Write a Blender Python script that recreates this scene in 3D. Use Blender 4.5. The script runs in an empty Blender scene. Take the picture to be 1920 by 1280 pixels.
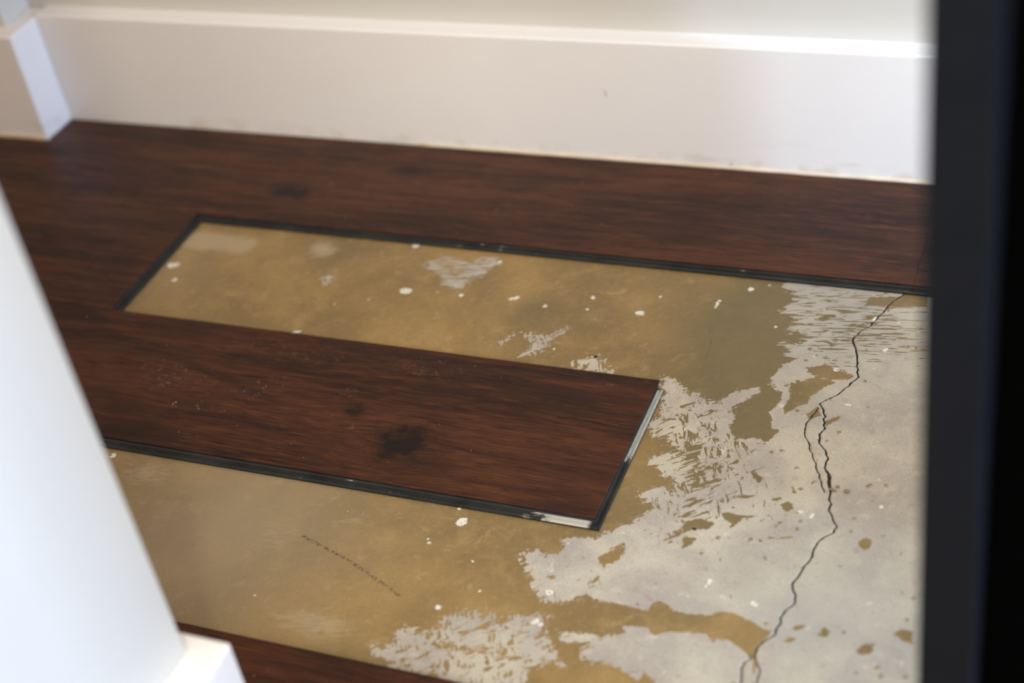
import bpy, bmesh, math, random
import numpy as np
from mathutils import Matrix, Vector

sc = bpy.context.scene
COL = sc.collection

# ------------------------------------------------------------------ camera
CAM_H = 0.9113924
FPX = 2957.9463
ROT = np.array([[0.92096033, 0.36091069, -0.14688618], [0.11456467, -0.61110214, -0.78321716], [-0.3724339, 0.70448396, -0.60414844]])          # rows: right, down, forward
cam_data = bpy.data.cameras.new('camera')
cam_data.sensor_width = 36.0
cam_data.lens = FPX * 36.0 / 1920.0
cam_data.clip_start = 0.02
cam_data.dof.use_dof = True
cam_data.dof.focus_distance = 1.385
cam_data.dof.aperture_fstop = 2.8
cam_data.dof.aperture_blades = 0
cam = bpy.data.objects.new('camera', cam_data)
COL.objects.link(cam)
r, d, f = ROT
cam.matrix_world = Matrix(((r[0], -d[0], -f[0], 0), (r[1], -d[1], -f[1], 0), (r[2], -d[2], -f[2], CAM_H), (0, 0, 0, 1)))
sc.camera = cam

def floor_pt(px, py, z=0.0):
    """where the sight line through a photo pixel meets a level plane"""
    v = ROT.T @ np.array([(px - 960) / FPX, (py - 640) / FPX, 1.0])
    k = (z - CAM_H) / v[2]
    return np.array([v[0] * k, v[1] * k])

# ------------------------------------------------------------------ view, world, lights
sc.view_settings.view_transform = 'Standard'
sc.view_settings.look = 'None'
sc.view_settings.exposure = 0.0
sc.view_settings.gamma = 1.0
sc.view_settings.use_curve_mapping = False

world = bpy.data.worlds.new('world')
world.use_nodes = True
world.node_tree.nodes['Background'].inputs[0].default_value = (1.0, 0.815, 0.665, 1)
world.node_tree.nodes['Background'].inputs[1].default_value = 0.81
sc.world = world

def lamp(name, kind, loc, energy, color, **kw):
    l = bpy.data.lights.new(name, kind)
    l.energy = energy
    l.color = color
    for k, v in kw.items():
        if k not in ('target',):
            setattr(l, k, v)
    o = bpy.data.objects.new(name, l)
    o.location = loc
    if 'target' in kw:
        o.rotation_euler = (Vector(kw['target']) - Vector(loc)).to_track_quat('-Z', 'Y').to_euler()
    COL.objects.link(o)
    return o

# warm ceiling downlight, hallway
lamp('downlight', 'POINT', (-0.10, -0.07, 2.35), 44.88, (0.97, 1.0, 0.803), shadow_soft_size=0.03)
# added wide fill light behind the camera
lamp('front_fill', 'AREA', (1.0, -2.3, 2.1), 73.5, (1.0, 1.0, 0.973), shape='RECTANGLE', size=2.2, size_y=1.2, target=(-0.6, 1.3, 0.1))
# daylight from the right, past the added wall pieces
lamp('right_daylight', 'AREA', (3.6, 0.65, 1.1), 233.7, (0.386, 0.605, 1.0), shape='RECTANGLE', size=1.4, size_y=1.6, target=(-0.9, 0.9, 0.2))
# daylight patch on the back wall, edged by the added wall pieces
lamp('corner_daylight', 'AREA', (1.9, 0.64, 0.9), 3.51, (0.423, 0.654, 1.0), shape='RECTANGLE', size=0.02, size_y=0.9, spread=math.radians(46), target=(-0.15, 1.38, 0.15))

# ------------------------------------------------------------------ node helpers
def srgb(r, g, b):
    return tuple(((c / 255) / 12.92 if c / 255 <= 0.04045 else ((c / 255 + 0.055) / 1.055) ** 2.4) for c in (r, g, b)) + (1.0,)

class NT:
    def __init__(self, name):
        self.mat = bpy.data.materials.new(name)
        self.mat.use_nodes = True
        self.t = self.mat.node_tree
        self.bsdf = self.t.nodes['Principled BSDF']
        self.co = None
    def n(self, kind, **props):
        nd = self.t.nodes.new(kind)
        for k, v in props.items():
            setattr(nd, k, v)
        return nd
    def link(self, a, b):
        if hasattr(a, 'is_output') or isinstance(a, bpy.types.NodeSocket):
            self.t.links.new(a, b)
        else:
            b.default_value = a
    def m(self, op, a, b=0.0, c=None, clamp=False):
        nd = self.n('ShaderNodeMath', operation=op)
        nd.use_clamp = clamp
        self.link(a, nd.inputs[0]); self.link(b, nd.inputs[1])
        if c is not None: self.link(c, nd.inputs[2])
        return nd.outputs[0]
    def add(self, a, b): return self.m('ADD', a, b)
    def sub(self, a, b): return self.m('SUBTRACT', a, b)
    def mul(self, a, b): return self.m('MULTIPLY', a, b)
    def mx(self, a, b): return self.m('MAXIMUM', a, b)
    def mn(self, a, b): return self.m('MINIMUM', a, b)
    def step(self, v, lo, hi, a=0.0, b=1.0, kind='SMOOTHSTEP'):
        nd = self.n('ShaderNodeMapRange', interpolation_type=kind)
        self.link(v, nd.inputs[0])
        for i, x in enumerate((lo, hi, a, b)): self.link(x, nd.inputs[i + 1])
        return nd.outputs[0]
    def obj(self):
        if self.co is None:
            self.co = self.n('ShaderNodeTexCoord').outputs['Object']
        return self.co
    def xyz(self, v):
        s = self.n('ShaderNodeSeparateXYZ'); self.link(v, s.inputs[0]); return s.outputs
    def vec(self, x, y, z=0.0):
        c = self.n('ShaderNodeCombineXYZ')
        for i, q in enumerate((x, y, z)): self.link(q, c.inputs[i])
        return c.outputs[0]
    def map(self, v, scale=(1, 1, 1), rot=0.0, loc=(0, 0, 0)):
        """turn first, then stretch: a small x scale draws the pattern out along direction rot"""
        if rot:
            r_ = self.n('ShaderNodeMapping')
            self.link(v, r_.inputs[0])
            r_.inputs['Rotation'].default_value = (0, 0, -rot)
            v = r_.outputs[0]
        nd = self.n('ShaderNodeMapping')
        self.link(v, nd.inputs[0])
        nd.inputs['Location'].default_value = loc
        nd.inputs['Scale'].default_value = scale
        return nd.outputs[0]
    def noise(self, v, scale=1.0, detail=2.0, rough=0.5, dist=0.0):
        nd = self.n('ShaderNodeTexNoise')
        self.link(v, nd.inputs['Vector'])
        nd.inputs['Scale'].default_value = scale
        nd.inputs['Detail'].default_value = detail
        nd.inputs['Roughness'].default_value = rough
        nd.inputs['Distortion'].default_value = dist
        return nd.outputs[0]
    def voro(self, v, scale, feature='F1'):
        nd = self.n('ShaderNodeTexVoronoi', feature=feature)
        self.link(v, nd.inputs['Vector'])
        nd.inputs['Scale'].default_value = scale
        return nd.outputs
    def mix(self, fac, a, b, blend='MIX'):
        nd = self.n('ShaderNodeMix', data_type='RGBA', blend_type=blend)
        self.link(fac, nd.inputs[0]); self.link(a, nd.inputs[6]); self.link(b, nd.inputs[7])
        return nd.outputs[2]
    def attr(self, name):
        nd = self.n('ShaderNodeAttribute', attribute_type='GEOMETRY', attribute_name=name)
        return nd.outputs['Fac']
    def out(self, color=None, rough=None, bump=None, bump_d=0.001, spec=None):
        if color is not None: self.link(color, self.bsdf.inputs['Base Color'])
        if rough is not None: self.link(rough, self.bsdf.inputs['Roughness'])
        if spec is not None: self.link(spec, self.bsdf.inputs['Specular IOR Level'])
        if bump is not None:
            b = self.n('ShaderNodeBump')
            b.inputs['Strength'].default_value = 1.0
            b.inputs['Distance'].default_value = bump_d
            self.link(bump, b.inputs['Height'])
            self.t.links.new(b.outputs[0], self.bsdf.inputs['Normal'])
        return self.mat
    def ellipse(self, X, Y, cx, cy, rx, ry, rot=0.0):
        """1 at the centre, 0 on the rim"""
        dx = self.sub(X, cx); dy = self.sub(Y, cy)
        c, s = math.cos(rot), math.sin(rot)
        a = self.m('DIVIDE', self.add(self.mul(dx, c), self.mul(dy, s)), rx)
        b = self.m('DIVIDE', self.sub(self.mul(dy, c), self.mul(dx, s)), ry)
        q = self.m('SQRT', self.add(self.mul(a, a), self.mul(b, b)))
        return self.sub(1.0, q)

# ------------------------------------------------------------------ materials
def paint_material(name, col, grime=False, rough=0.38):
    t = NT(name)
    P = t.obj()
    n = t.noise(P, 9.0, 3)
    c = t.mix(t.step(n, 0.3, 0.7, 0.0, 0.35), col, (col[0] * 0.94, col[1] * 0.94, col[2] * 0.95, 1))
    if grime:
        x, y, z = t.xyz(P)
        s = t.noise(t.map(P, (9, 9, 60)), 1.0, 4, 0.6)
        band = t.mul(t.step(z, 0.008, 0.016), t.step(z, 0.022, 0.05, 1.0, 0.0))
        c = t.mix(t.mul(t.mul(t.step(s, 0.56, 0.74), band), 0.22), c, srgb(110, 92, 78))
        s2 = t.noise(t.map(P, (26, 26, 26), loc=(3, 1, 2)), 1.0, 3, 0.6)
        c = t.mix(t.mul(t.step(s2, 0.45, 0.75), t.mul(t.step(z, 0.006, 0.026, 1.0, 0.0), 0.45)), c, srgb(196, 172, 128))
        # one small rust-coloured tick
        tk = t.ellipse(x, z, TICK[0], TICK[1], 0.0016, 0.0058, 0.15)
        c = t.mix(t.mul(t.step(tk, 0.0, 0.6), 0.45), c, srgb(150, 105, 85))
        # grey nick low on the board
        nk = t.ellipse(x, z, NICK[0], NICK[1], 0.004, 0.0012, 0.1)
        c = t.mix(t.mul(t.step(nk, 0.0, 0.5), 0.6), c, srgb(96, 86, 74))
    t.out(c, rough, t.noise(P, 240.0, 2), 0.00008)
    return t.mat

def wood_material(name, seed, knots=(), scuffs=(), darks=(), split=None, dull=0.0):
    """printed dark walnut plank surface, grain along x"""
    t = NT(name)
    P = t.obj()
    x, y, z = t.xyz(P)
    # grain bends round the knots
    bend = 0.0
    for (kx, ky, rx, ry, st) in knots:
        e = t.ellipse(x, y, kx, ky, rx * 2.6, ry * 2.2)
        e = t.m('MAXIMUM', e, 0.0)
        s = t.mul(t.mul(e, e), t.m('SIGN', t.sub(y, ky)))
        bend = t.add(bend, t.mul(s, -0.012 * st))
    wob = t.mul(t.sub(t.noise(t.vec(t.mul(x, 5.0), t.mul(y, 9.0), seed), 1.0, 2), 0.5), 0.012)
    yy = t.add(t.add(y, bend), wob)
    def streak(sx, sy, k, detail=3, rough=0.55, dist=0.0):
        return t.noise(t.vec(t.add(t.mul(x, sx), seed * 7.3 + k), t.mul(yy, sy), k), 1.0, detail, rough, dist)
    broad = streak(3.2, 20.0, 1.7, 3, 0.5)
    mid = streak(9.0, 120.0, 4.1, 4, 0.62)
    fine = streak(30.0, 760.0, 8.3, 4, 0.65)
    pores = streak(40.0, 900.0, 2.9, 2, 0.5)
    pores2 = streak(16.0, 420.0, 6.9, 2, 0.5)
    blot = t.noise(t.vec(t.add(t.mul(x, 7.0), seed), t.mul(y, 17.0), 5.0), 1.0, 3, 0.55)
    base = t.mix(t.step(broad, 0.34, 0.66), srgb(46, 22, 14), srgb(73, 39, 21))
    base = t.mix(t.mul(t.step(mid, 0.46, 0.70), 0.38), base, srgb(96, 54, 28))
    base = t.mix(t.mul(t.step(mid, 0.48, 0.28), 0.70), base, srgb(31, 15, 9))
    base = t.mix(t.mul(t.step(fine, 0.50, 0.68), 0.75), base, srgb(99, 56, 31))
    base = t.mix(t.mul(t.step(pores, 0.57, 0.66), 0.75), base, srgb(24, 10, 7))
    base = t.mix(t.mul(t.step(pores2, 0.66, 0.72), 0.85), base, srgb(24, 10, 7))
    base = t.mix(t.mul(t.step(blot, 0.50, 0.74), 0.60), base, srgb(36, 19, 13))
    kn_dark = 0.0
    for (kx, ky, rx, ry, st) in knots:
        w = t.mul(t.sub(t.noise(t.map(P, (48, 75, 1), loc=(kx * 9 + seed, ky, 0)), 1.0, 4, 0.6), 0.5), 1.9)
        e0 = t.add(t.ellipse(x, y, kx, ky, rx, ry), t.mul(w, 0.55))
        e = t.add(t.ellipse(x, y, kx, ky, rx, ry), w)
        ring = t.mul(t.m('SINE', t.mul(e0, 26.0)), t.mul(t.step(e0, -0.8, -0.1), t.step(e0, 0.6, 0.2)))
        base = t.mix(t.mul(t.step(ring, 0.2, 0.9), 0.22 * st), base, srgb(32, 18, 12))
        base = t.mix(t.mul(t.step(e, -0.35, 0.75), 0.70 * st), base, srgb(29, 16, 11))
        base = t.mix(t.mul(t.step(e, 0.25, 0.65), 0.80 * st), base, srgb(19, 10, 8))
    for (kx, ky, rx, ry, rot, st) in darks:
        w = t.mul(t.sub(t.noise(t.map(P, (20, 30, 1), loc=(kx * 5 + seed, ky, 0)), 1.0, 3), 0.5), 0.7)
        e = t.add(t.ellipse(x, y, kx, ky, rx, ry, rot), w)
        base = t.mix(t.mul(t.step(e, -0.1, 0.7), st), base, srgb(33, 18, 13))
    bump_extra = 0.0
    if split:
        for (x0, y0, x1, y1, w) in split:
            wv = t.mul(t.sub(t.noise(t.map(P, (90, 90, 1), loc=(x0, y0, 0)), 1.0, 3), 0.5), 0.006)
            u = t.m('DIVIDE', t.sub(x, x0), x1 - x0)
            ln = t.m('ABSOLUTE', t.sub(t.sub(y, t.add(t.mul(u, y1 - y0), y0)), wv))
            wd = t.mul(t.mul(t.step(u, 0.0, 0.1), t.step(u, 1.0, 0.5)), w)
            k = t.step(ln, wd, t.mul(wd, 0.4))
            base = t.mix(t.mul(k, 0.85), base, srgb(14, 7, 6))
    # pale scuffs
    for (kx, ky, rx, ry, rot, amt, ang) in scuffs:
        q = t.noise(t.map(P, (260, 900, 1), rot=ang, loc=(kx * 13, ky * 7, 0)), 1.0, 2, 0.6)
        q2 = t.noise(t.map(P, (110, 110, 1), loc=(kx * 3, ky * 17, 0)), 1.0, 2, 0.6)
        e = t.m('MAXIMUM', t.ellipse(x, y, kx, ky, rx, ry, rot), 0.0)
        e = t.m('MINIMUM', t.mul(e, 2.4), 1.0)
        k = t.mul(t.mul(t.step(q, 0.56, 0.70), t.step(q2, 0.48, 0.60)), t.mul(e, t.mul(amt, 0.75)))
        base = t.mix(k, base, srgb(205, 185, 168))
    # dust specks
    v = t.voro(t.map(P, (1, 1, 0.0)), 95.0)
    rnd = t.xyz(v['Color'])
    spk = t.mul(t.step(v['Distance'], 0.065, 0.035), t.step(rnd[0], 0.87, 0.88))
    spk = t.mul(spk, t.step(rnd[1], 0.0, 1.0, 0.15, 0.95))
    base = t.mix(spk, base, srgb(215, 200, 185))
    v2 = t.voro(t.map(P, (1, 1, 0.0), loc=(.37, .11, 0)), 33.0)
    rnd2 = t.xyz(v2['Color'])
    smu = t.noise(t.map(P, (160, 420, 1)), 1.0, 2)
    spk2 = t.mul(t.mul(t.step(v2['Distance'], 0.16, 0.05), t.step(rnd2[0], 0.80, 0.82)), t.step(smu, 0.5, 0.68))
    base = t.mix(t.mul(spk2, 0.35), base, srgb(142, 117, 98))
    rough = t.step(mid, 0.3, 0.7, 0.50 + dull, 0.40 + dull)
    bump = t.add(t.mul(mid, 0.5), t.mul(pores, -0.6))
    t.out(base, rough, bump, 0.00016, 0.22)
    return t.mat

def core_material(name, scuff=None):
    """charcoal plank core with pale rub marks"""
    t = NT(name)
    P = t.obj()
    x, y, z = t.xyz(P)
    n = t.noise(t.map(P, (30, 30, 200)), 1.0, 3)
    c = t.mix(t.step(n, 0.35, 0.7), srgb(22, 23, 23), srgb(40, 40, 38))
    hi = t.mul(t.step(z, 0.0023, 0.0026), t.step(z, 0.00302, 0.00299))
    rub = t.mul(t.step(t.noise(t.map(P, (30, 30, 1), loc=(2, 5, 0)), 1.0, 4, 0.7), 0.60, 0.70), hi)
    c = t.mix(t.mul(rub, 0.65), c, srgb(176, 170, 160))
    if scuff:
        c = scuff(t, x, y, z, c)
    t.out(c, 0.42, n, 0.0002, 0.35)
    return t.mat

def concrete_material():
    t = NT('concrete_with_adhesive_film')
    P = t.obj()
    x, y, z = t.xyz(P)
    P2 = t.vec(x, y, 0.0)
    sd = t.attr('bare'); rag = t.attr('ragged'); ang = t.attr('combed')
    mk = t.attr('marks')
    n1 = t.sub(t.noise(P2, 190.0, 4, 0.62), 0.5)
    n0 = t.sub(t.noise(P2, 62.0, 3, 0.55), 0.5)
    s1 = t.sub(t.noise(t.map(P2, (62, 300, 1), rot=math.radians(9)), 1.0, 3, 0.55, 0.7), 0.5)
    s2 = t.sub(t.noise(t.map(P2, (95, 330, 1), rot=math.radians(38), loc=(4, 2, 0)), 1.0, 3, 0.55, 0.7), 0.5)
    s3 = t.sub(t.noise(t.map(P2, (110, 360, 1), rot=math.radians(-62), loc=(8, 5, 0)), 1.0, 3, 0.55, 0.7), 0.5)
    ss = t.add(t.mul(s1, ang), t.mul(t.add(t.mul(s2, 0.75), t.mul(s3, 0.6)), t.sub(1.0, ang)))
    d = t.add(sd, t.mul(rag, t.add(t.add(t.mul(n1, 1.5), t.mul(n0, 1.3)), t.mul(ss, 3.6))))
    bare = t.step(d, -0.0002, 0.0002)
    # scratches of film left across the bare field
    q1 = t.noise(t.map(P2, (48, 400, 1), rot=math.radians(10), loc=(3, 7, 0)), 1.0, 2, 0.5, 0.5)
    q2 = t.noise(t.map(P2, (52, 190, 1), rot=math.radians(40), loc=(5, 1, 0)), 1.0, 3, 0.55, 1.1)
    q3 = t.noise(t.map(P2, (60, 230, 1), rot=math.radians(-66), loc=(2, 9, 0)), 1.0, 3, 0.55, 1.1)
    pick = t.step(t.noise(t.map(P2, (38, 38, 1), loc=(7, 2, 0)), 1.0, 2), 0.46, 0.54)
    q23 = t.add(t.mul(q2, pick), t.mul(q3, t.sub(1.0, pick)))
    qq = t.add(t.mul(q1, ang), t.mul(q23, t.sub(1.0, ang)))
    th = t.add(0.755, t.mul(mk, -0.150))
    cut = t.step(qq, th, t.add(th, 0.012))
    bare = t.mul(bare, t.sub(1.0, cut))
    # stray tan spots left on bare concrete near the film
    v = t.voro(P2, 120.0)
    vr = t.xyz(v['Color'])
    wv = t.mul(t.sub(t.noise(P2, 420.0, 2), 0.5), 0.7)
    sp = t.mul(t.step(t.add(v['Distance'], wv), 0.24, 0.20), t.step(vr[0], 0.84, 0.85))
    sp = t.mul(sp, t.step(sd, 0.040, 0.012))
    bare = t.mul(bare, t.sub(1.0, t.mul(sp, 0.85)))
    # tan film colour
    f1 = t.noise(P2, 9.0, 4, 0.55, 0.5)
    f2 = t.noise(P2, 30.0, 4, 0.6, 0.4)
    f3 = t.noise(t.map(P2, (70, 170, 1), rot=math.radians(35)), 1.0, 5, 0.7)
    f5 = t.noise(P2, 170.0, 4, 0.7)
    f4 = t.noise(P2, 520.0, 3, 0.6)
    film = t.mix(t.step(f1, 0.36, 0.66), srgb(130, 105, 63), srgb(155, 124, 73))
    film = t.mix(t.mul(t.step(f2, 0.50, 0.74), 0.55), film, srgb(170, 139, 88))
    film = t.mix(t.mul(t.step(f2, 0.46, 0.28), 0.40), film, srgb(118, 98, 57))
    film = t.mix(t.mul(t.step(f3, 0.54, 0.74), 0.35), film, srgb(175, 141, 94))
    film = t.mix(t.mul(t.step(f4, 0.36, 0.66), 0.20), film, srgb(96, 75, 46))
    film = t.mix(t.mul(t.step(f5, 0.52, 0.72), 0.30), film, srgb(179, 150, 104))
    film = t.mix(t.mul(t.step(f5, 0.46, 0.30), 0.22), film, srgb(101, 81, 50))
    f6 = t.noise(t.map(P2, (40, 62, 1), rot=math.radians(35), loc=(3, 3, 0)), 1.0, 6, 0.72, 0.6)
    film = t.mix(t.mul(t.step(f6, 0.57, 0.66), 0.34), film, srgb(186, 158, 116))
    film = t.mix(t.mul(t.attr('olive'), 0.75), film, srgb(104, 92, 61))
    film = t.mix(t.mul(t.attr('brownish'), 0.75), film, srgb(146, 128, 101))
    pale = t.mul(t.step(t.add(t.attr('smear'), t.mul(s1, 0.9)), 0.25, 0.75), 0.6)
    film = t.mix(pale, film, srgb(176, 158, 127))
    # pin holes
    v3 = t.voro(P2, 260.0)
    r3 = t.xyz(v3['Color'])
    pin = t.mul(t.step(v3['Distance'], 0.18, 0.08), t.step(r3[0], 0.955, 0.96))
    film = t.mix(t.mul(pin, 0.6), film, srgb(70, 54, 38))
    # bare concrete colour
    g1 = t.noise(P2, 14.0, 4, 0.6, 0.3)
    g2 = t.noise(P2, 70.0, 4, 0.65)
    g3 = t.noise(P2, 620.0, 2, 0.6)
    grey = t.mix(t.step(g1, 0.34, 0.68), srgb(171, 161, 149), srgb(197, 187, 166))
    grey = t.mix(t.mul(t.step(g2, 0.52, 0.75), 0.5), grey, srgb(208, 197, 175))
    grey = t.mix(t.mul(t.step(g2, 0.46, 0.28), 0.40), grey, srgb(159, 143, 124))
    grey = t.mix(t.mul(t.step(g3, 0.35, 0.65), 0.26), grey, srgb(122, 106, 88))
    grey = t.mix(t.mul(t.attr('ashen'), 0.6), grey, srgb(166, 162, 151))
    wh = t.noise(t.map(P2, (60, 60, 1), loc=(6, 6, 0)), 1.0, 5, 0.75)
    grey = t.mix(t.mul(t.step(wh, 0.62, 0.70), 0.55), grey, srgb(228, 222, 208))
    wl = t.mx(t.noise(t.map(P2, (45, 900, 1), rot=math.radians(55), loc=(1, 1, 0)), 1.0, 2, 0.5, 0.8), t.noise(t.map(P2, (45, 900, 1), rot=math.radians(-25), loc=(6, 1, 0)), 1.0, 2, 0.5, 0.8))
    grey = t.mix(t.mul(t.mul(t.step(wl, 0.70, 0.76), t.step(g1, 0.45, 0.6)), 0.5), grey, srgb(222, 214, 200))
    dk = t.noise(t.map(P2, (85, 85, 1), loc=(2, 8, 0)), 1.0, 5, 0.72)
    grey = t.mix(t.mul(t.step(dk, 0.56, 0.70), 0.30), grey, srgb(120, 106, 92))
    rust = t.noise(t.map(P2, (48, 48, 1), loc=(1, 9, 0)), 1.0, 4, 0.7)
    grey = t.mix(t.mul(t.step(rust, 0.64, 0.78), 0.35), grey, srgb(176, 140, 106))
    col = t.mix(bare, film, grey)
    # pale rim where the film lifts
    rim = t.mul(t.step(t.m('ABSOLUTE', t.add(d, 0.0003)), 0.0007, 0.0), 0.18)
    col = t.mix(rim, col, srgb(196, 176, 146))
    # hairline cracks, dotted scuff line
    hl = t.add(t.attr('hairline'), t.mul(n1, 0.0014))
    col = t.mix(t.mul(t.step(hl, 0.0007, 0.0001), 0.75), col, srgb(92, 76, 62))
    sc_ = t.mul(t.step(t.attr('scuff'), 0.0022, 0.0006), t.step(t.noise(P2, 380.0, 2), 0.44, 0.56))
    col = t.mix(t.mul(sc_, 0.75), col, srgb(62, 46, 36))
    # white paint drops
    pd = t.add(t.attr('paint'), t.add(t.mul(n1, 0.0050), t.mul(t.sub(t.noise(P2, 620.0, 2), 0.5), 0.0030)))
    pm = t.mul(t.step(pd, -0.0002, 0.0003), t.step(t.noise(t.map(P2, (460, 460, 1), loc=(3, 1, 0)), 1.0, 2), 0.34, 0.42))
    col = t.mix(t.mul(pm, 0.92), col, srgb(232, 224, 206))
    v4 = t.voro(t.map(P2, (1, 1, 1), loc=(.5, .3, 0)), 60.0)
    r4 = t.xyz(v4['Color'])
    drops = t.mul(t.step(v4['Distance'], 0.085, 0.05), t.step(r4[0], 0.90, 0.91))
    col = t.mix(t.mul(drops, 0.75), col, srgb(222, 206, 180))
    # dirt lining the crack
    col = t.mix(t.step(z, -0.0001, -0.0012), col, srgb(58, 44, 36))
    rough = t.mix(bare, (0.46, 0.46, 0.46, 1), (0.72, 0.72, 0.72, 1))
    h = t.add(t.add(t.mul(bare, -0.35), t.mul(pm, 1.2)), t.add(t.mul(g3, 0.25), t.mul(f2, 0.3)))
    t.out(col, rough, h, 0.0004)
    return t.mat

def plain(name, col, rough, noise=0.0, scale=40.0, spec=0.5):
    t = NT(name)
    n = t.noise(t.obj(), scale, 3)
    c = t.mix(t.step(n, 0.3, 0.7), col, tuple(c_ * (1 - noise) for c_ in col[:3]) + (1,))
    t.out(c, rough, n, 0.0001, spec)
    return t.mat

# ------------------------------------------------------------------ scene helpers
def link_mesh(name, bm, mat, parent=None, smooth=False):
    me = bpy.data.meshes.new(name)
    bmesh.ops.recalc_face_normals(bm, faces=bm.faces)
    bm.to_mesh(me); bm.free()
    me.materials.append(mat)
    if smooth:
        for p in me.polygons: p.use_smooth = True
    o = bpy.data.objects.new(name, me)
    COL.objects.link(o)
    if parent: o.parent = parent
    return o

def tag(o, label=None, cat=None, group=None, kind=None):
    if label: o['label'] = label
    if cat: o['category'] = cat
    if group: o['group'] = group
    if kind: o['kind'] = kind
    return o

def thing(name, loc, label, cat, group=None):
    o = bpy.data.objects.new(name, None)
    o.empty_display_size = 0.05
    o.location = loc
    COL.objects.link(o)
    return tag(o, label, cat, group, 'thing')

def prism(poly, z0, z1):
    bm = bmesh.new()
    lo = [bm.verts.new((p[0], p[1], z0)) for p in poly]
    hi = [bm.verts.new((p[0], p[1], z1)) for p in poly]
    n = len(poly)
    bm.faces.new(lo[::-1]); bm.faces.new(hi)
    for i in range(n):
        bm.faces.new((lo[i], lo[(i + 1) % n], hi[(i + 1) % n], hi[i]))
    return bm

def box(x0, x1, y0, y1, z0, z1):
    return prism([(x0, y0), (x1, y0), (x1, y1), (x0, y1)], z0, z1)

def round_edges(bm, r, test, seg=3):
    es = [e for e in bm.edges if test(e)]
    bmesh.ops.bevel(bm, geom=es, offset=r, segments=seg, profile=0.5, affect='EDGES')
    return bm

def ringed(poly, rings):
    """loops of an axis-aligned outline; rings give z and the outward offset of each edge"""
    n = len(poly)
    bm = bmesh.new()
    loops = []
    for z, offs in rings:
        lp = []
        for i in range(n):
            a, b, c = poly[i - 1], poly[i], poly[(i + 1) % n]
            x, y = b
            for (p, q), o in (((a, b), offs[i - 1]), ((b, c), offs[i])):
                dx, dy = q[0] - p[0], q[1] - p[1]
                l = math.hypot(dx, dy)
                nx, ny = dy / l, -dx / l          # outward for counter-clockwise outlines
                x += nx * o; y += ny * o
            lp.append(bm.verts.new((x, y, z)))
        loops.append(lp)
    for k in range(len(loops) - 1):
        for i in range(n):
            j = (i + 1) % n
            try: bm.faces.new((loops[k][i], loops[k][j], loops[k + 1][j], loops[k + 1][i]))
            except ValueError: pass
    bm.faces.new(loops[0][::-1]); bm.faces.new(loops[-1])
    return bm

# ------------------------------------------------------------------ layout (metres)
T = 0.0055                     # plank thickness
Y_WALL, Y_A, Y_B, Y_C, Y_D = 1.382, 1.2084, 1.0287, 0.8484, 0.6611
X_LOOSE, X_GAP = -0.4031, -1.0013
BB_H, BB_D = 0.150, 0.026      # baseboard height and depth
PIL_X, PIL_Y = -1.2933, 1.330  # corner of the boxed-out far-left wall's baseboard
NW_X, NW_Y = -0.539, 0.5486    # corner of the near-left wall's baseboard
TICK = (-0.565, 0.088); NICK = (-0.432, 0.0105)

# ------------------------------------------------------------------ floor with its crack
def digit(s):
    a = np.array([float(q) for q in s.replace(';', ' ').replace(',', ' ').split()]).reshape(-1, 2)
    return np.array([floor_pt(px, py) for px, py in a])

CRACK = digit('1712,541 1690,555 1672,566 1660,580 1650,592 1642,600 1630,611 1612,622 1603,629 1600,640 1605,654 1608,668 1606,685 1611,707 1597,716 1588,725 1570,740 1548,748 1538,757 1543,767 1547,780 1545,791 1548,801 1539,814 1536,830 1546,843 1553,858 1550,866 1546,876 1554,886 1554,900 1556,914 1557,925 1555,941 1555,957 1564,971 1569,988 1562,998 1540,1008 1530,1020 1522,1035 1520,1048 1508,1062 1495,1082 1486,1093 1483,1101 1492,1114 1490,1129 1473,1142 1465,1159 1461,1172 1451,1188 1431,1203 1419,1216 1414,1230 1421,1245 1422,1262 1417,1280 1411,1300')
CRACK_W = [1.0] * 9 + [1.5] + [1.0] * 4 + [1.3] + [1.0] * 14 + [1.9, 2.0, 1.6] + [1.0] * 12 + [1.4] + [1.0] * 9 + [.7] * 4
BRANCH_A = digit('1536,763 1526,776 1515,789 1508,803 1510,820 1518,832 1520,850 1530,867 1534,880 1539,900 1541,914 1548,924')
BRANCH_B = digit('1412,1228 1400,1239 1388,1250 1392,1264 1388,1280 1384,1300')

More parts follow.
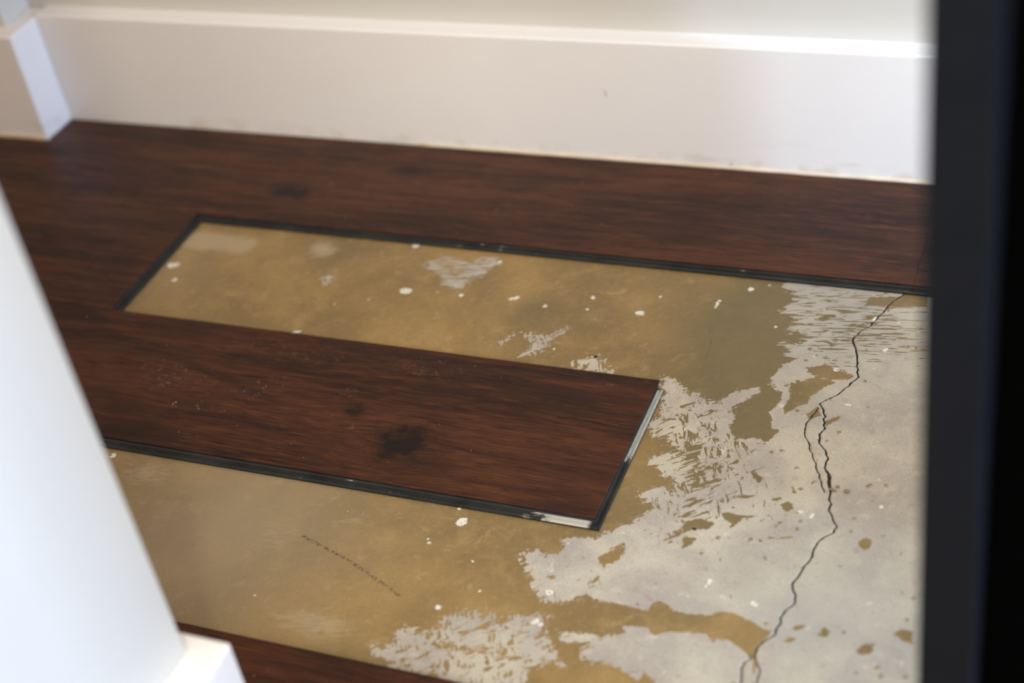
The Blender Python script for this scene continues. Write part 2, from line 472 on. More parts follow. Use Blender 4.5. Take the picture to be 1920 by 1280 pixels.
GREY = [
 # right-hand bare field, down to the lower tan band
 '1473,528 1468,535 1480,545 1495,555 1488,566 1473,575 1471,585 1488,592 1495,605 1478,614 1482,622 1512,627 1515,638 1468,645 1482,654 1473,667 1495,672 1482,680 1468,682 1456,699 1448,709 1445,719 1455,732 1468,736 1458,759 1441,773 1448,786 1446,803 1461,806 1446,822 1438,828 1411,821 1388,823 1369,810 1367,796 1381,779 1371,766 1384,756 1427,734 1424,726 1391,729 1349,752 1327,752 1300,739 1280,726 1262,706 1236,709 1250,722 1255,735 1243,752 1236,775 1225,790 1214,803 1233,819 1252,822 1256,838 1281,842 1262,848 1240,852 1218,860 1232,876 1247,893 1259,900 1261,923 1244,912 1228,912 1210,922 1196,930 1214,943 1226,951 1208,962 1198,975 1169,985 1145,996 1124,1002 1117,1010 1090,1004 1053,1011 1058,1024 1046,1038 1022,1040 1003,1031 978,1038 983,1058 996,1078 996,1098 1010,1119 1036,1128 1063,1129 1082,1118 1100,1115 1120,1125 1167,1132 1214,1146 1225,1129 1241,1125 1261,1142 1280,1149 1334,1154 1350,1145 1377,1149 1411,1166 1448,1186 1470,1160 4000,1160 4000,528',
 # right of the crack, bottom
 '1448,1186 1431,1203 1416,1222 1420,1245 1390,1600 4000,1600 4000,1150 1466,1150',
 # bottom field left of the crack
 '1300,1184 1324,1189 1337,1199 1361,1198 1384,1213 1404,1228 1412,1240 1405,1600 1190,1600 1231,1280 1208,1256 1194,1277 1164,1253 1144,1243 1110,1240 1087,1226 1103,1203 1073,1203 1043,1183 1100,1186 1120,1194 1174,1186 1167,1174 1211,1176 1228,1191 1241,1186',
 # bottom patch by the front plank
 '695,1230 707,1216 734,1206 758,1179 794,1186 821,1179 832,1159 858,1152 895,1146 905,1159 922,1149 942,1172 956,1156 1006,1152 1033,1156 1020,1172 1030,1206 1050,1243 1010,1243 990,1250 980,1300 860,1290 724,1243',
 # patches in the open strip
 '791,494 838,479 872,494 909,480 936,484 932,497 905,514 885,528 865,541 832,534 828,514',
 '1067,615 1036,638 1006,665 973,669 976,661 1003,646 979,632 996,623 1030,628',
 '973,622 956,634 939,647 943,638 956,627',
 '1063,685 1104,665 1134,675 1149,695 1144,702 1090,696',
 '601,519 628,517 612,532',
 '1240,714 1262,711 1272,722 1262,760 1245,760',
]
TAN = [
 '1481,719 1515,711 1543,709 1566,717 1540,728 1522,742 1514,756 1495,763 1471,776 1468,766 1478,746',
 '1512,690 1548,680 1588,700 1604,705 1594,711 1566,712 1540,712 1520,700',
 '1535,760 1512,776 1516,786 1540,780 1548,788 1577,777 1572,786 1549,799 1541,786',
 '1629,556 1680,556 1706,548 1740,549 1740,575 1650,576 1620,574',
 '1124,1045 1144,1031 1170,1020 1171,1036 1150,1058 1130,1061',
 '1122,1076 1100,1105 1108,1104 1126,1080',
 '1245,1010 1262,996 1280,988 1278,1002 1255,1018',
 '1466,945 1476,940 1487,944 1488,955 1476,960 1464,955',
 '1609,1015 1622,1008 1632,1012 1633,1026 1620,1031 1610,1024',
 '1606,1218 1622,1206 1640,1207 1634,1222 1618,1230 1608,1225',
 '1537,1182 1548,1175 1557,1183 1551,1194 1540,1194',
 '1675,1188 1690,1180 1712,1184 1712,1205 1690,1200',
 '1484,1175 1512,1170 1506,1177 1490,1181',
 '1466,1202 1480,1194 1492,1197 1478,1206',
 '1455,980 1463,976 1468,981 1460,985',
 '1292,894 1300,886 1330,872 1338,882 1322,886 1318,897',
 '1340,895 1364,886 1358,892',
 '1296,905 1330,902 1320,912 1302,912',
 '1352,960 1368,961 1395,966 1424,968 1392,971 1380,986 1366,978',
 '1280,975 1315,972 1342,980 1330,992 1295,994 1280,998',
 '1280,1010 1306,1008 1298,1020 1280,1028',
 '1438,1006 1494,1006 1480,1009 1440,1010',
 '1370,932 1384,928 1432,928 1400,934',
 '1620,910 1632,905 1638,908 1628,915',
 '1632,1245 1650,1250 1640,1254',
 '1484,910 1489,918 1494,926 1487,922',
 '1445,935 1456,932 1463,938 1452,940',
 '1365,876 1378,890 1372,878',
 '1407,884 1420,886 1432,896 1424,905 1412,896',
 '1535,595 1552,590 1560,594 1548,600',
 '1600,606 1626,608 1618,614 1602,618',
]
LINES = [  # thin tan curls scored into the bare field
 '1590,617 1560,620 1541,622 1532,632 1531,643 1540,660 1552,674 1572,690 1600,706',
 '1560,646 1552,641 1564,639 1600,637',
 '1560,640 1640,634 1700,634',
 '1318,1162 1326,1156',
 '948,1223 962,1195 983,1163',
 '800,1205 870,1215 940,1226 990,1238',
 '800,1230 812,1260 816,1270',
]
HAIR = ['1460,803 1478,798 1490,801 1509,803', '1509,803 1524,806 1538,802', '1518,834 1530,826 1537,822', '1649,594 1656,580', '1611,707 1640,720 1660,735', '1537,850 1530,868', '1330,600 1334,640 1322,680 1310,720', '1491,1130 1498,1150', '1520,806 1536,812']
SCUFF = ['567,1004 600,1022 640,1043 672,1062 705,1085 730,1103 748,1117']
DROPS = [(1200, 587, 9, 5), (1408, 542, 6, 4), (866, 978, 11, 8), (858, 981, 5, 4), (872, 973, 5, 4), (862, 953, 4, 3), (322, 497, 8, 5), (331, 496, 6, 5), (327, 524, 5, 4), (804, 1018, 4.5, 3), (803, 1010, 3.5, 2.5), (886, 1052, 3.5, 3), (822, 1138, 6.5, 5), (1344, 572, 3, 6), (1350, 564, 5, 2.5), (1502, 959, 6, 4), (1652, 950, 5, 3), (1522, 966, 4, 5), (1639, 599, 4, 4), (779, 461, 6, 5), (1022, 573, 4, 3.5), (1112, 558, 4.5, 3.5), (1101, 580, 3, 2.5), (1039, 654, 3, 3), (937, 491, 4, 3), (553, 622, 5, 3), (562, 621, 3, 3), (213, 853, 6, 5), (1568, 693, 6, 4), (1412, 1130, 6, 5), (1417, 1134, 4, 3), (1330, 1090, 4, 6), (1324, 1098, 3, 3), (1003, 1165, 8, 6), (1014, 1171, 6, 5), (899, 1108, 4, 3), (865, 553, 5, 3), (1238, 556, 3, 2.5), (1030, 1110, 8, 6), (960, 560, 7, 3), (970, 557, 4, 3), (760, 545, 12, 6), (1660, 655, 5, 4), (1590, 758, 7, 3), (1443, 535, 3, 2.5), (1454, 613, 3, 2.5)]

rng = np.random.default_rng(7)

def by_row(pts, ys):
    """x of a line at each row, and a mask of the rows it spans"""
    p = pts.copy()
    for i in range(1, len(p)):
        p[i, 1] = min(p[i, 1], p[i - 1, 1] - 1e-4)
    yy, xx = p[::-1, 1], p[::-1, 0]
    return np.interp(ys, yy, xx), (ys >= yy[0]) & (ys <= yy[-1]), yy[::-1]

def poly_sd(poly, X, Y):
    """distance to an outline, positive inside"""
    d2 = np.full(X.shape, 1e9); ins = np.zeros(X.shape, bool)
    n = len(poly)
    for i in range(n):
        ax, ay = poly[i]; bx, by = poly[(i + 1) % n]
        ex, ey = bx - ax, by - ay
        wx, wy = X - ax, Y - ay
        t = np.clip((wx * ex + wy * ey) / (ex * ex + ey * ey + 1e-12), 0, 1)
        dx, dy = wx - ex * t, wy - ey * t
        np.minimum(d2, dx * dx + dy * dy, out=d2)
        if abs(ey) > 1e-9:
            c = ((ay > Y) != (by > Y)) & (X < ex * (Y - ay) / ey + ax)
            ins ^= c
    return np.where(ins, 1, -1) * np.sqrt(d2)

def line_d(pts, X, Y):
    d2 = np.full(X.shape, 1e9)
    for (ax, ay), (bx, by) in zip(pts[:-1], pts[1:]):
        ex, ey = bx - ax, by - ay
        wx, wy = X - ax, Y - ay
        t = np.clip((wx * ex + wy * ey) / (ex * ex + ey * ey + 1e-12), 0, 1)
        dx, dy = wx - ex * t, wy - ey * t
        np.minimum(d2, dx * dx + dy * dy, out=d2)
    return np.sqrt(d2)

def boxed(fn, pts, X, Y, pad, fill):
    """evaluate only near the shape"""
    out = np.full(X.shape, fill)
    m = (X > pts[:, 0].min() - pad) & (X < pts[:, 0].max() + pad) & (Y > pts[:, 1].min() - pad) & (Y < pts[:, 1].max() + pad)
    out[m] = fn(pts, X[m], Y[m])
    return out

def blob(X, Y, px, py, rx, ry):
    """soft patch centred at a place on the slab, radii in metres"""
    c = floor_pt(px, py)
    return np.exp(-(((X - c[0]) / rx) ** 2 + ((Y - c[1]) / ry) ** 2))

def build_floor():
    ys = np.concatenate([[-2.5, 0.2], np.arange(0.60, 1.226, 0.0015), [1.41, 2.2]])
    cx, cin, cy = by_row(CRACK, ys)
    ax, ain, ay = by_row(BRANCH_A, ys)
    bx, bin_, by = by_row(BRANCH_B, ys)
    jit = np.interp(ys, np.arange(0.5, 1.3, 0.004), rng.normal(0, 0.0007, 200)[:200])
    cx = cx + jit
    wsc = np.interp(ys, cy[::-1], np.array((CRACK_W + [1.0] * len(cy))[:len(cy)])[::-1])
    w1 = 0.0009 * wsc * (0.8 + 0.5 * rng.random(len(ys))) * np.where(cin, 1, 0.3)
    d1 = np.where(cin, 0.0042, 0.0)
    x2 = cx - 0.006
    j2 = np.roll(jit, 37)
    x2 = np.where(ain, np.minimum(ax + j2, cx - 0.0034), x2)
    x2 = np.where(bin_, np.minimum(bx + j2, cx - 0.0034), x2)
    w2 = np.where(ain | bin_, 0.0008, 0.0003) * (0.8 + 0.5 * rng.random(len(ys)))
    d2 = np.where(ain | bin_, 0.003, 0.0)
    nl, nm, nr = 640, 3, 190
    tl = np.linspace(0, 1, nl)[None, :]; tm = np.linspace(0, 1, nm + 2)[None, 1:-1]; tr = np.linspace(0, 1, nr)[None, :]
    xl0, xr0 = -1.03, 0.02
    L = xl0 + (x2 - w2 - xl0)[:, None] * tl
    M = (x2 + w2)[:, None] + (cx - w1 - x2 - w2)[:, None] * tm
    Rr = (cx + w1)[:, None] + (xr0 - cx - w1)[:, None] * tr
    far = np.ones((len(ys), 1))
    X = np.concatenate([far * -3.0, L, x2[:, None], (x2 + w2)[:, None], M, (cx - w1)[:, None], cx[:, None], Rr, far * 1.6], 1)
    Y = np.repeat(ys[:, None], X.shape[1], 1)
    Z = np.zeros_like(X)
    Z[:, 1 + nl] = -d2
    Z[:, 1 + nl + 2 + nm + 1] = -d1
    nrow, ncol = X.shape
    co = np.stack([X, Y, Z], -1).reshape(-1, 3)
    idx = np.arange(nrow * ncol).reshape(nrow, ncol)
    quads = np.stack([idx[:-1, :-1], idx[:-1, 1:], idx[1:, 1:], idx[1:, :-1]], -1).reshape(-1, 4)
    me = bpy.data.meshes.new('floor')
    me.vertices.add(len(co)); me.loops.add(quads.size); me.polygons.add(len(quads))
    me.vertices.foreach_set('co', co.ravel().astype(np.float32))
    me.loops.foreach_set('vertex_index', quads.ravel().astype(np.int32))
    me.polygons.foreach_set('loop_start', np.arange(0, quads.size, 4, dtype=np.int32))
    me.polygons.foreach_set('loop_total', np.full(len(quads), 4, dtype=np.int32))
    me.update(calc_edges=True); me.validate()
    # where the film has worn away
    sd = np.full(X.shape, -0.2)
    for g in GREY:
        p = digit(g)
        sd = np.maximum(sd, boxed(poly_sd, p, X, Y, 0.2, -0.2))
    for g in TAN:
        p = digit(g)
        sd = np.minimum(sd, -boxed(poly_sd, p, X, Y, 0.1, -0.2))
    for g in LINES:
        p = digit(g)
        sd = np.minimum(sd, boxed(line_d, p, X, Y, 0.02, 0.2) - 0.0008)
    rag = 0.0016 + 0 * X
    for (px, py, rx, ry, a) in ((1270, 780, .06, .07, .0085), (1240, 890, .05, .05, .0075), (1180, 975, .05, .05, .006), (1500, 600, .07, .07, .0080), (1480, 690, .04, .04, .0060), (850, 1215, .12, .06, .0095), (860, 505, .08, .05, .0080), (1020, 640, .07, .05, .0075), (1105, 690, .05, .04, .0085), (1030, 1075, .05, .05, .0065), (612, 524, .03, .03, .008), (1060, 1200, .04, .03, .004)):
        rag = np.maximum(rag, a * np.minimum(1, 1.5 * blob(X, Y, px, py, rx, ry)))
    marks = np.clip(1.3 * blob(X, Y, 1560, 590, .085, .08) + .7 * blob(X, Y, 1680, 640, .05, .05) + 1.3 * blob(X, Y, 1290, 800, .06, .06) + 1.0 * blob(X, Y, 1330, 900, .05, .05) + .7 * blob(X, Y, 1230, 960, .05, .04) + 1.35 * blob(X, Y, 860, 1215, .14, .07) + 1.6 * blob(X, Y, 855, 508, .08, .06) + 1.4 * blob(X, Y, 1020, 640, .07, .05) + 1.4 * blob(X, Y, 1105, 690, .05, .04) + 1.2 * blob(X, Y, 612, 524, .03, .03) + .6 * blob(X, Y, 1060, 1065, .06, .05) + .45 * blob(X, Y, 1470, 960, .06, .07), 0, 1.6)
    comb = np.clip(blob(X, Y, 1610, 590, .13, .10) * 1.5 + blob(X, Y, 850, 508, .09, .06) * 1.6 + blob(X, Y, 1020, 640, .06, .05) * 0.0, 0, 1)
    olive = np.clip(blob(X, Y, 1410, 620, .085, .10) + .7 * blob(X, Y, 1370, 780, .05, .08) + .5 * blob(X, Y, 620, 470, .05, .05) + .5 * blob(X, Y, 1000, 590, .07, .03) + .7 * blob(X, Y, 1440, 900, .09, .10) + .7 * blob(X, Y, 1580, 600, .10, .06) + .5 * blob(X, Y, 1250, 990, .06, .05) + .5 * blob(X, Y, 1600, 1150, .08, .10), 0, 1)
    brown = np.clip(blob(X, Y, 420, 1000, .12, .14) + .6 * blob(X, Y, 250, 500, .10, .06), 0, 1)
    ashen = np.clip(blob(X, Y, 1560, 610, .10, .10) + blob(X, Y, 1560, 1150, .07, .05), 0, 1)
    smear = np.clip(1.4 * blob(X, Y, 385, 452, .034, .016) + .8 * blob(X, Y, 455, 460, .018, .018) + .8 * blob(X, Y, 605, 468, .022, .018) + .6 * blob(X, Y, 590, 1170, .05, .02) + .5 * blob(X, Y, 270, 890, .04, .02) + .4 * blob(X, Y, 520, 1000, .03, .03), 0, 1.4)
    hair = np.full(X.shape, 0.2); scuff = np.full(X.shape, 0.2); paint = np.full(X.shape, -0.2)
    for g in HAIR: hair = np.minimum(hair, boxed(line_d, digit(g), X, Y, 0.02, 0.2))
    for g in SCUFF: scuff = np.minimum(scuff, boxed(line_d, digit(g), X, Y, 0.02, 0.2))
    for (px, py, rx, ry) in DROPS:
        c = floor_pt(px, py)
        e = floor_pt(px + rx, py); n_ = floor_pt(px, py + ry)
        ra = abs(e[0] - c[0]); rb = abs(n_[1] - c[1])
        q = np.sqrt(((X - c[0]) / ra) ** 2 + ((Y - c[1]) / rb) ** 2)
        paint = np.maximum(paint, (1 - q) * min(ra, rb))
    for name, a in (('bare', sd), ('ragged', rag), ('combed', comb), ('marks', marks), ('olive', olive), ('brownish', brown), ('ashen', ashen), ('smear', smear), ('hairline', hair), ('scuff', scuff), ('paint', paint)):
        at = me.attributes.new(name, 'FLOAT', 'POINT')
        at.data.foreach_set('value', np.ascontiguousarray(a, dtype=np.float32).ravel())
    me.materials.append(concrete_material())
    o = bpy.data.objects.new('floor', me)
    COL.objects.link(o)
    tag(o, kind='structure')

build_floor()

# ------------------------------------------------------------------ walls, baseboards
WALL = paint_material('wall_paint', srgb(207, 202, 191), rough=0.6)
TRIM = paint_material('baseboard_paint', srgb(244, 239, 233), grime=True, rough=0.34)
CAULK = plain('old_caulk', srgb(232, 214, 186), 0.6, 0.15)

def up_edge(e, zt):
    a, b = e.verts
    return abs(a.co.z - zt) < 1e-6 and abs(b.co.z - zt) < 1e-6
def corner_edge(e):
    a, b = e.verts
    return abs(a.co.x - b.co.x) < 1e-6 and abs(a.co.y - b.co.y) < 1e-6

tag(link_mesh('wall_back', box(-2.2, 1.2, Y_WALL + BB_D, Y_WALL + BB_D + 0.1, 0, 2.5), WALL), kind='structure')
bm = box(PIL_X + 0.0005, 1.2, Y_WALL, Y_WALL + BB_D, 0, BB_H)
round_edges(bm, 0.0025, lambda e: up_edge(e, BB_H) and abs(e.verts[0].co.y - Y_WALL) < 1e-5 and abs(e.verts[1].co.y - Y_WALL) < 1e-5)
tag(link_mesh('baseboard_back', bm, TRIM), kind='structure')

# boxed-out wall in the far left corner
tag(link_mesh('wall_far_left', box(-2.2, PIL_X - BB_D, PIL_Y + BB_D, Y_WALL + BB_D - 0.0005, 0, 2.5), WALL), kind='structure')
bm = prism([(-2.2, PIL_Y), (PIL_X, PIL_Y), (PIL_X, Y_WALL + BB_D - 0.001), (PIL_X - BB_D + 0.0003, Y_WALL + BB_D - 0.001), (PIL_X - BB_D + 0.0003, PIL_Y + BB_D - 0.0003), (-2.2, PIL_Y + BB_D - 0.0003)], 0, 0.1465)
round_edges(bm, 0.0022, lambda e: (up_edge(e, 0.1465) and (all(abs(v.co.y - PIL_Y) < 1e-5 for v in e.verts) or all(abs(v.co.x - PIL_X) < 1e-5 for v in e.verts))) or (corner_edge(e) and abs(e.verts[0].co.x - PIL_X) < 1e-5 and abs(e.verts[0].co.y - PIL_Y) < 1e-5))
tag(link_mesh('baseboard_far_left', bm, TRIM), kind='structure')

# near-left wall end
wx, wy = NW_X - BB_D, NW_Y - 0.0155
tag(link_mesh('wall_left', box(wx - 0.13, wx, -1.2, wy, 0, 2.5), WALL), kind='structure')
g = 0.0003
bm = prism([(NW_X, -1.2), (NW_X, NW_Y), (wx - 0.13 - BB_D, NW_Y), (wx - 0.13 - BB_D, -1.2), (wx - 0.13 - g, -1.2), (wx - 0.13 - g, wy + g), (wx + g, wy + g), (wx + g, -1.2)], 0, BB_H)
round_edges(bm, 0.003, lambda e: (up_edge(e, BB_H) and (all(abs(v.co.y - NW_Y) < 1e-5 for v in e.verts) or all(abs(v.co.x - NW_X) < 1e-5 for v in e.verts))) or (corner_edge(e) and abs(e.verts[0].co.x - NW_X) < 1e-5 and abs(e.verts[0].co.y - NW_Y) < 1e-5))
tag(link_mesh('baseboard_left', bm, TRIM), kind='structure')

# unseen wall pieces added on the right to give the daylight patch its edge
WR = 0.62
bm = bmesh.new()
for (a, b, z0, z1) in ((-0.75, 0.80, 2.1, 2.5), (0.80, 1.020, 0, 2.5), (1.020, Y_WALL + BB_D, 2.1, 2.5)):
    q = box(WR, WR + 0.1, a, b, z0, z1)
    tmp = bpy.data.meshes.new('tmp'); q.to_mesh(tmp); q.free(); bm.from_mesh(tmp); bpy.data.meshes.remove(tmp)
tag(link_mesh('light_blocker_right', bm, WALL), kind='structure')

# bead of old caulk where the baseboards meet the planks
def bead(name, x0, x1, yb, h, dep, seed):
    rr = random.Random(seed)
    bm = bmesh.new()
    n = 60; prev = None
    for i in range(n + 1):
        x = x0 + (x1 - x0) * i / n
        k = 1 + rr.uniform(-.18, .18)
        sec = [(0, 0), (-dep * k, 0), (-dep * k * .8, h * k * .55), (-dep * k * .35, h * k), (0, h * k)]
        vs = [bm.verts.new((x, yb + a, T + 0.00005 + b)) for a, b in sec]
        if prev:
            for j in range(5):
                bm.faces.new((prev[j], prev[(j + 1) % 5], vs[(j + 1) % 5], vs[j]))
        else: bm.faces.new(vs)
        prev = vs
    bm.faces.new(prev[::-1])
    return tag(link_mesh(name, bm, CAULK, smooth=True), kind='structure')
bead('trim_1', -0.80, 0.40, Y_WALL - 0.0002, 0.0030, 0.0026, 3)
bead('trim_2', -1.60, PIL_X - 0.0015, PIL_Y - 0.0002, 0.0062, 0.0030, 5)

# ------------------------------------------------------------------ planks
LIP = [(0.0000, 0.0088), (0.0022, 0.0092), (0.0030, 0.0084), (0.0030, 0.0066), (0.0023, 0.0050), (0.0022, 0.0018), (0.0030, 0.0004), (0.0036, 0.0), (0.0048, 0.0)]
REC = [-0.0098] * 7 + [0.0, 0.0]
TAN_ = [0.0] * 9

def plank(poly, kinds, base, label, wood, core, group='dark wood-look floor planks'):
    root = thing('vinyl_plank', (base[0], base[1], 0), label, 'plank', group)
    pl = [(p[0] - base[0], p[1] - base[1]) for p in poly]
    prof = {'narrow': [o * 0.68 for z, o in LIP], 'lip': [o for z, o in LIP], 'rec': REC, 'flat': TAN_}
    rings = [(LIP[k][0], [prof[q][k] for q in kinds]) for k in range(len(LIP))]
    link_mesh('core', ringed(pl, rings), core, root)['label'] = 'charcoal locking edge of the plank'
    n = len(kinds)
    top = ringed(pl, [(0.0048, [0.0] * n), (T - 0.00035, [0.0] * n), (T, [-0.0004] * n)])
    link_mesh('wear_layer', top, wood, root)
    return root

def streak_of(base, x0, y0, x1, y1, w, amt, ang):
    a, b_ = lp(base, x0, y0), lp(base, x1, y1)
    return ((a[0] + b_[0]) / 2, (a[1] + b_[1]) / 2, math.hypot(b_[0] - a[0], b_[1] - a[1]) / 2, w, math.atan2(b_[1] - a[1], b_[0] - a[0]), amt, ang)

def lp(base, px, py):
    q = floor_pt(px, py, T)
    return (q[0] - base[0], q[1] - base[1])

CORE = core_material('charcoal_core')

def loose_scuff(t, x, y, z, c):
    # pale rubbed end: most of the far half of the short edge, and the near corner
    nz = t.mul(t.sub(t.noise(t.vec(t.mul(x, 300.0), t.mul(y, 120.0), 0.0), 1.0, 4, 0.65), 0.5), 0.05)
    onend = t.step(x, LX + 0.0006, LX + 0.0014)
    far = t.step(t.add(y, nz), -0.017, -0.009)
    fine = t.noise(t.vec(t.mul(x, 1500.0), t.mul(y, 60.0), 3.0), 1.0, 3, 0.6)
    pale = t.mix(t.step(fine, 0.35, 0.7), srgb(142, 144, 138), srgb(190, 190, 180))
    up = t.step(z, 0.0018, 0.0022)
    c = t.mix(t.mul(t.mul(onend, far), t.mul(up, 0.95)), c, pale)
    onnear = t.step(y, LYN - 0.0010, LYN - 0.0020)
    nz2 = t.mul(t.sub(t.noise(t.vec(t.mul(x, 90.0), t.mul(y, 300.0), 7.0), 1.0, 4, 0.65), 0.5), 0.09)
    corner = t.step(t.add(x, nz2), LX - 0.055, LX - 0.035)
    c = t.mix(t.mul(t.mul(onnear, corner), t.mul(up, t.step(x, LX - 0.001, LX - 0.006))), c, srgb(188, 180, 164))
    return c

# long plank against the back baseboard, cut round the boxed-out wall
b = (-0.80, 1.295)
YB = Y_WALL - 0.0012
X_JOINT = -0.2105
wood = wood_material('walnut_print_back', 3.0,
    knots=[(*lp(b, 545, 360), 0.035, 0.018, 0.9), (*lp(b, 770, 320), 0.03, 0.010, 0.7)],
    darks=[(*lp(b, 1040, 335), 0.08, 0.007, 0.0, 0.6), (*lp(b, 250, 255), 0.12, 0.012, 0.0, 0.6), (*lp(b, 1500, 430), 0.10, 0.012, 0.0, 0.45), (*lp(b, 820, 410), 0.07, 0.010, 0.0, 0.5), (*lp(b, 90, 400), 0.06, 0.012, 0.0, 0.5)],
    scuffs=[(*lp(b, 1640, 405), 0.012, 0.004, 0.0, 0.8, 0.0), (*lp(b, 1090, 342), 0.003, 0.003, 0.0, 0.9, 0.0)])
plank([(-1.45, Y_A), (X_JOINT, Y_A), (X_JOINT, YB), (PIL_X + 0.0012, YB), (PIL_X + 0.0012, PIL_Y - 0.0012), (-1.45, PIL_Y - 0.0012)],
      ['lip', 'flat', 'flat', 'flat', 'flat', 'flat'], b,
      'long dark brown floor plank lying along the foot of the back baseboard', wood, CORE)
b = (0.1, 1.295)
wood = wood_material('walnut_print_corner', 9.0)
plank([(X_JOINT + 0.00005, Y_A), (0.45, Y_A), (0.45, YB), (X_JOINT + 0.00005, YB)], ['lip', 'flat', 'flat', 'flat'], b,
      'dark brown floor plank end just showing beside the black post, against the back baseboard', wood, CORE)

# plank left of the opened strip
b = (-1.30, 1.1185)
wood = wood_material('walnut_print_left', 5.0,
    darks=[(*lp(b, 150, 480), 0.10, 0.014, 0.0, 0.7), (*lp(b, 60, 430), 0.07, 0.012, 0.0, 0.6)],
    scuffs=[(*lp(b, 60, 440), 0.03, 0.02, 0.4, 0.35, 0.5), (*lp(b, 125, 560), 0.012, 0.006, 0, 0.8, 0.3)])
plank([(-1.75, Y_B + 0.0006), (X_GAP, Y_B + 0.0006), (X_GAP, Y_A - 0.0005), (-1.75, Y_A - 0.0005)], ['lip', 'lip', 'rec', 'flat'], b,
      'dark brown floor plank whose black cut end closes the left side of the opened strip', wood, CORE)

# the loose plank lying on the slab
b = (-0.80, (Y_B + Y_C) / 2)
LX = X_LOOSE - b[0]; LYN = Y_C - b[1]
wood = wood_material('walnut_print_loose', 1.0,
    knots=[(*lp(b, 757, 832), 0.032, 0.030, 1.0), (*lp(b, 668, 770), 0.016, 0.009, 0.75)],
    darks=[(*lp(b, 160, 590), 0.05, 0.010, -0.2, 0.75), (*lp(b, 800, 872), 0.045, 0.014, 0.1, 0.5), (*lp(b, 250, 810), 0.06, 0.018, 0.0, 0.45), (*lp(b, 480, 706), 0.016, 0.0022, -0.03, 0.8), (*lp(b, 372, 648), 0.016, 0.002, 0.0, 0.7), (*lp(b, 1050, 950), 0.05, 0.006, 0.0, 0.4), (*lp(b, 410, 705), 0.10, 0.008, -0.30, 0.55), (*lp(b, 1010, 730), 0.13, 0.012, 0.0, 0.55), (*lp(b, 260, 800), 0.05, 0.016, 0.2, 0.5), (*lp(b, 900, 690), 0.12, 0.010, 0.0, 0.5), (*lp(b, 720, 660), 0.10, 0.010, 0.0, 0.45), (*lp(b, 1130, 880), 0.10, 0.016, 0.0, 0.35)],
    scuffs=[streak_of(b, 262, 675, 308, 730, .0045, 1.5, .5), streak_of(b, 312, 735, 338, 772, .0040, 2.2, .5), streak_of(b, 355, 770, 378, 750, .0050, 2.0, -.4), streak_of(b, 405, 762, 425, 735, .004, 1.0, -.4), (*lp(b, 330, 705), 0.05, 0.03, 0, 0.45, 0.6), (*lp(b, 560, 660), .09, .02, 0, .3, .3), (*lp(b, 650, 735), .012, .01, 0, .8, .8), (*lp(b, 275, 822), 0.009, 0.004, 0.6, 0.9, 1.2), (*lp(b, 800, 690), 0.045, 0.02, 0.0, 0.4, 0.7), (*lp(b, 480, 730), 0.04, 0.02, 0.6, 0.35, -0.6), (*lp(b, 690, 770), 0.006, 0.003, 0.0, 1.0, 0.0), (*lp(b, 731, 866), 0.005, 0.003, 0.0, 1.0, 0.0), (*lp(b, 385, 765), 0.04, 0.004, 0, 0.7, 0)],
    split=[(*lp(b, 1040, 780), *lp(b, 1190, 805), 0.0011)])
plank([(-1.62, Y_C), (X_LOOSE, Y_C), (X_LOOSE, Y_B), (-1.62, Y_B)], ['lip', 'narrow', 'rec', 'flat'], b,
      'loose knotty brown plank end lying on bare concrete with a scuffed grey short edge', wood, core_material('charcoal_core_scuffed', loose_scuff))

# front row, cut round the near-left wall
b = (-0.5, 0.58)
yn = NW_Y + 0.0012
wood = wood_material('walnut_print_front', 13.0, scuffs=[(*lp(b, 510, 1255), 0.006, 0.006, 0, 0.9, 0)])
plank([(-1.3, yn), (NW_X + 0.0012, yn), (NW_X + 0.0012, 0.478), (0.10, 0.478), (0.10, Y_D), (-1.3, Y_D)], ['flat', 'flat', 'flat', 'flat', 'rec', 'flat'], b,
      'dark brown floor plank in the near left foreground, behind the white baseboard corner', wood, CORE)

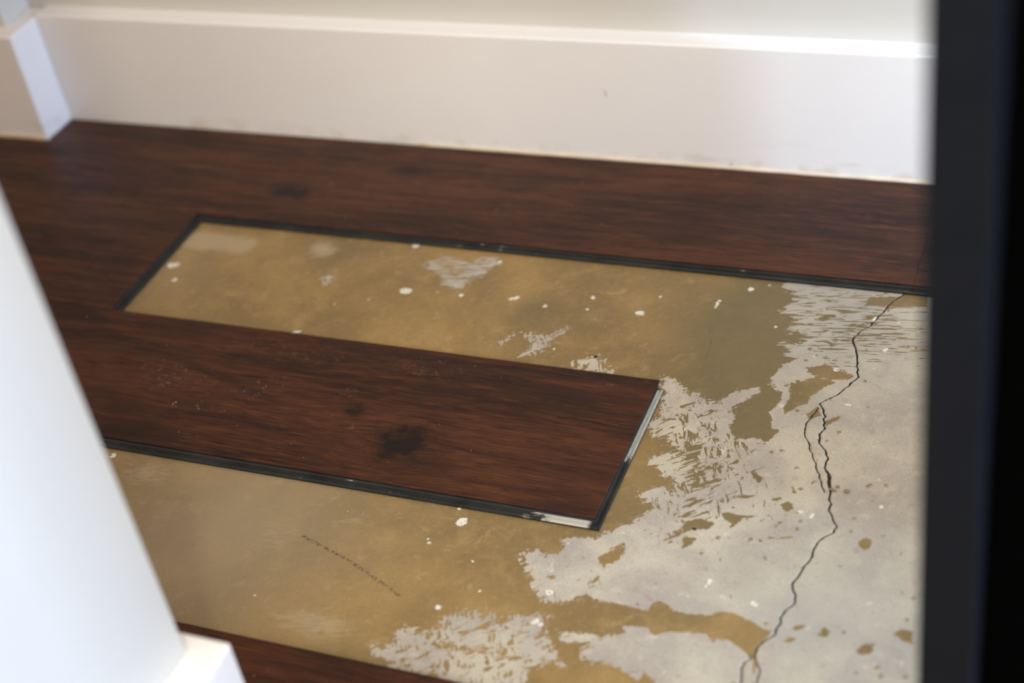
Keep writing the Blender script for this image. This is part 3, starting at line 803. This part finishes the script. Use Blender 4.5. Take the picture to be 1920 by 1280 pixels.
# ------------------------------------------------------------------ black post on the right
px0, px1, py0, py1 = -0.0920, -0.0640, 0.550, 0.575
CHARCOAL = plain('charcoal_powder_coat', srgb(27, 29, 34), 0.6, 0.10, 60.0, 0.03)
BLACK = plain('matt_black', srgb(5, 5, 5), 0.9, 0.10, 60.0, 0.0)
root = thing('metal_post', ((px0 + px1) / 2, (py0 + py1) / 2, 0), 'tall black post standing out of focus at the right, in front of the cracked concrete', 'post')
ox, oy = (px0 + px1) / 2, (py0 + py1) / 2
bm = box(px0 - ox, px1 - ox, py0 - oy, py1 - oy, 0.0, 2.05)
round_edges(bm, 0.0015, corner_edge, 2)
link_mesh('front_face', bm, CHARCOAL, root)['label'] = 'charcoal front edge'
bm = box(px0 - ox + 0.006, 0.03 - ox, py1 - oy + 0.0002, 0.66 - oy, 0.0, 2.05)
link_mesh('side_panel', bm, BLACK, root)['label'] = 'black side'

# ------------------------------------------------------------------ crumbs
CRUMB = plain('concrete_crumb', srgb(150, 128, 100), 0.9, 0.3, 900.0)
DARKBIT = plain('dark_grit', srgb(58, 46, 38), 0.9, 0.3, 900.0)
def crumb(px, py, r, mat, label, group, seed):
    rr = random.Random(seed)
    bm = bmesh.new()
    bmesh.ops.create_icosphere(bm, subdivisions=2, radius=r)
    for v in bm.verts:
        k = 1 + rr.uniform(-.22, .22)
        v.co = Vector((v.co.x * k * 1.15, v.co.y * k * 0.9, v.co.z * k * 0.7))
    zmin = min(v.co.z for v in bm.verts)
    for v in bm.verts: v.co.z -= zmin
    c = floor_pt(px, py)
    o = link_mesh('concrete_crumb' if mat is CRUMB else 'grit', bm, mat)
    o.location = (c[0], c[1], 0)
    return tag(o, label, 'crumb', group)
for i, (px, py, r) in enumerate(((1559, 919, .0017), (1565, 921, .0014), (1571, 914, .0015), (1588, 923, .0020))):
    crumb(px, py, r, CRUMB, 'small crumb of broken concrete beside the wide part of the crack', 'crumbs beside the crack', i)
crumb(1117, 670, .0016, DARKBIT, 'dark speck of grit on the tan film beyond the loose plank', None, 11)
crumb(1302, 993, .0015, DARKBIT, 'dark reddish bit of grit on the concrete right of the loose plank corner', None, 12)
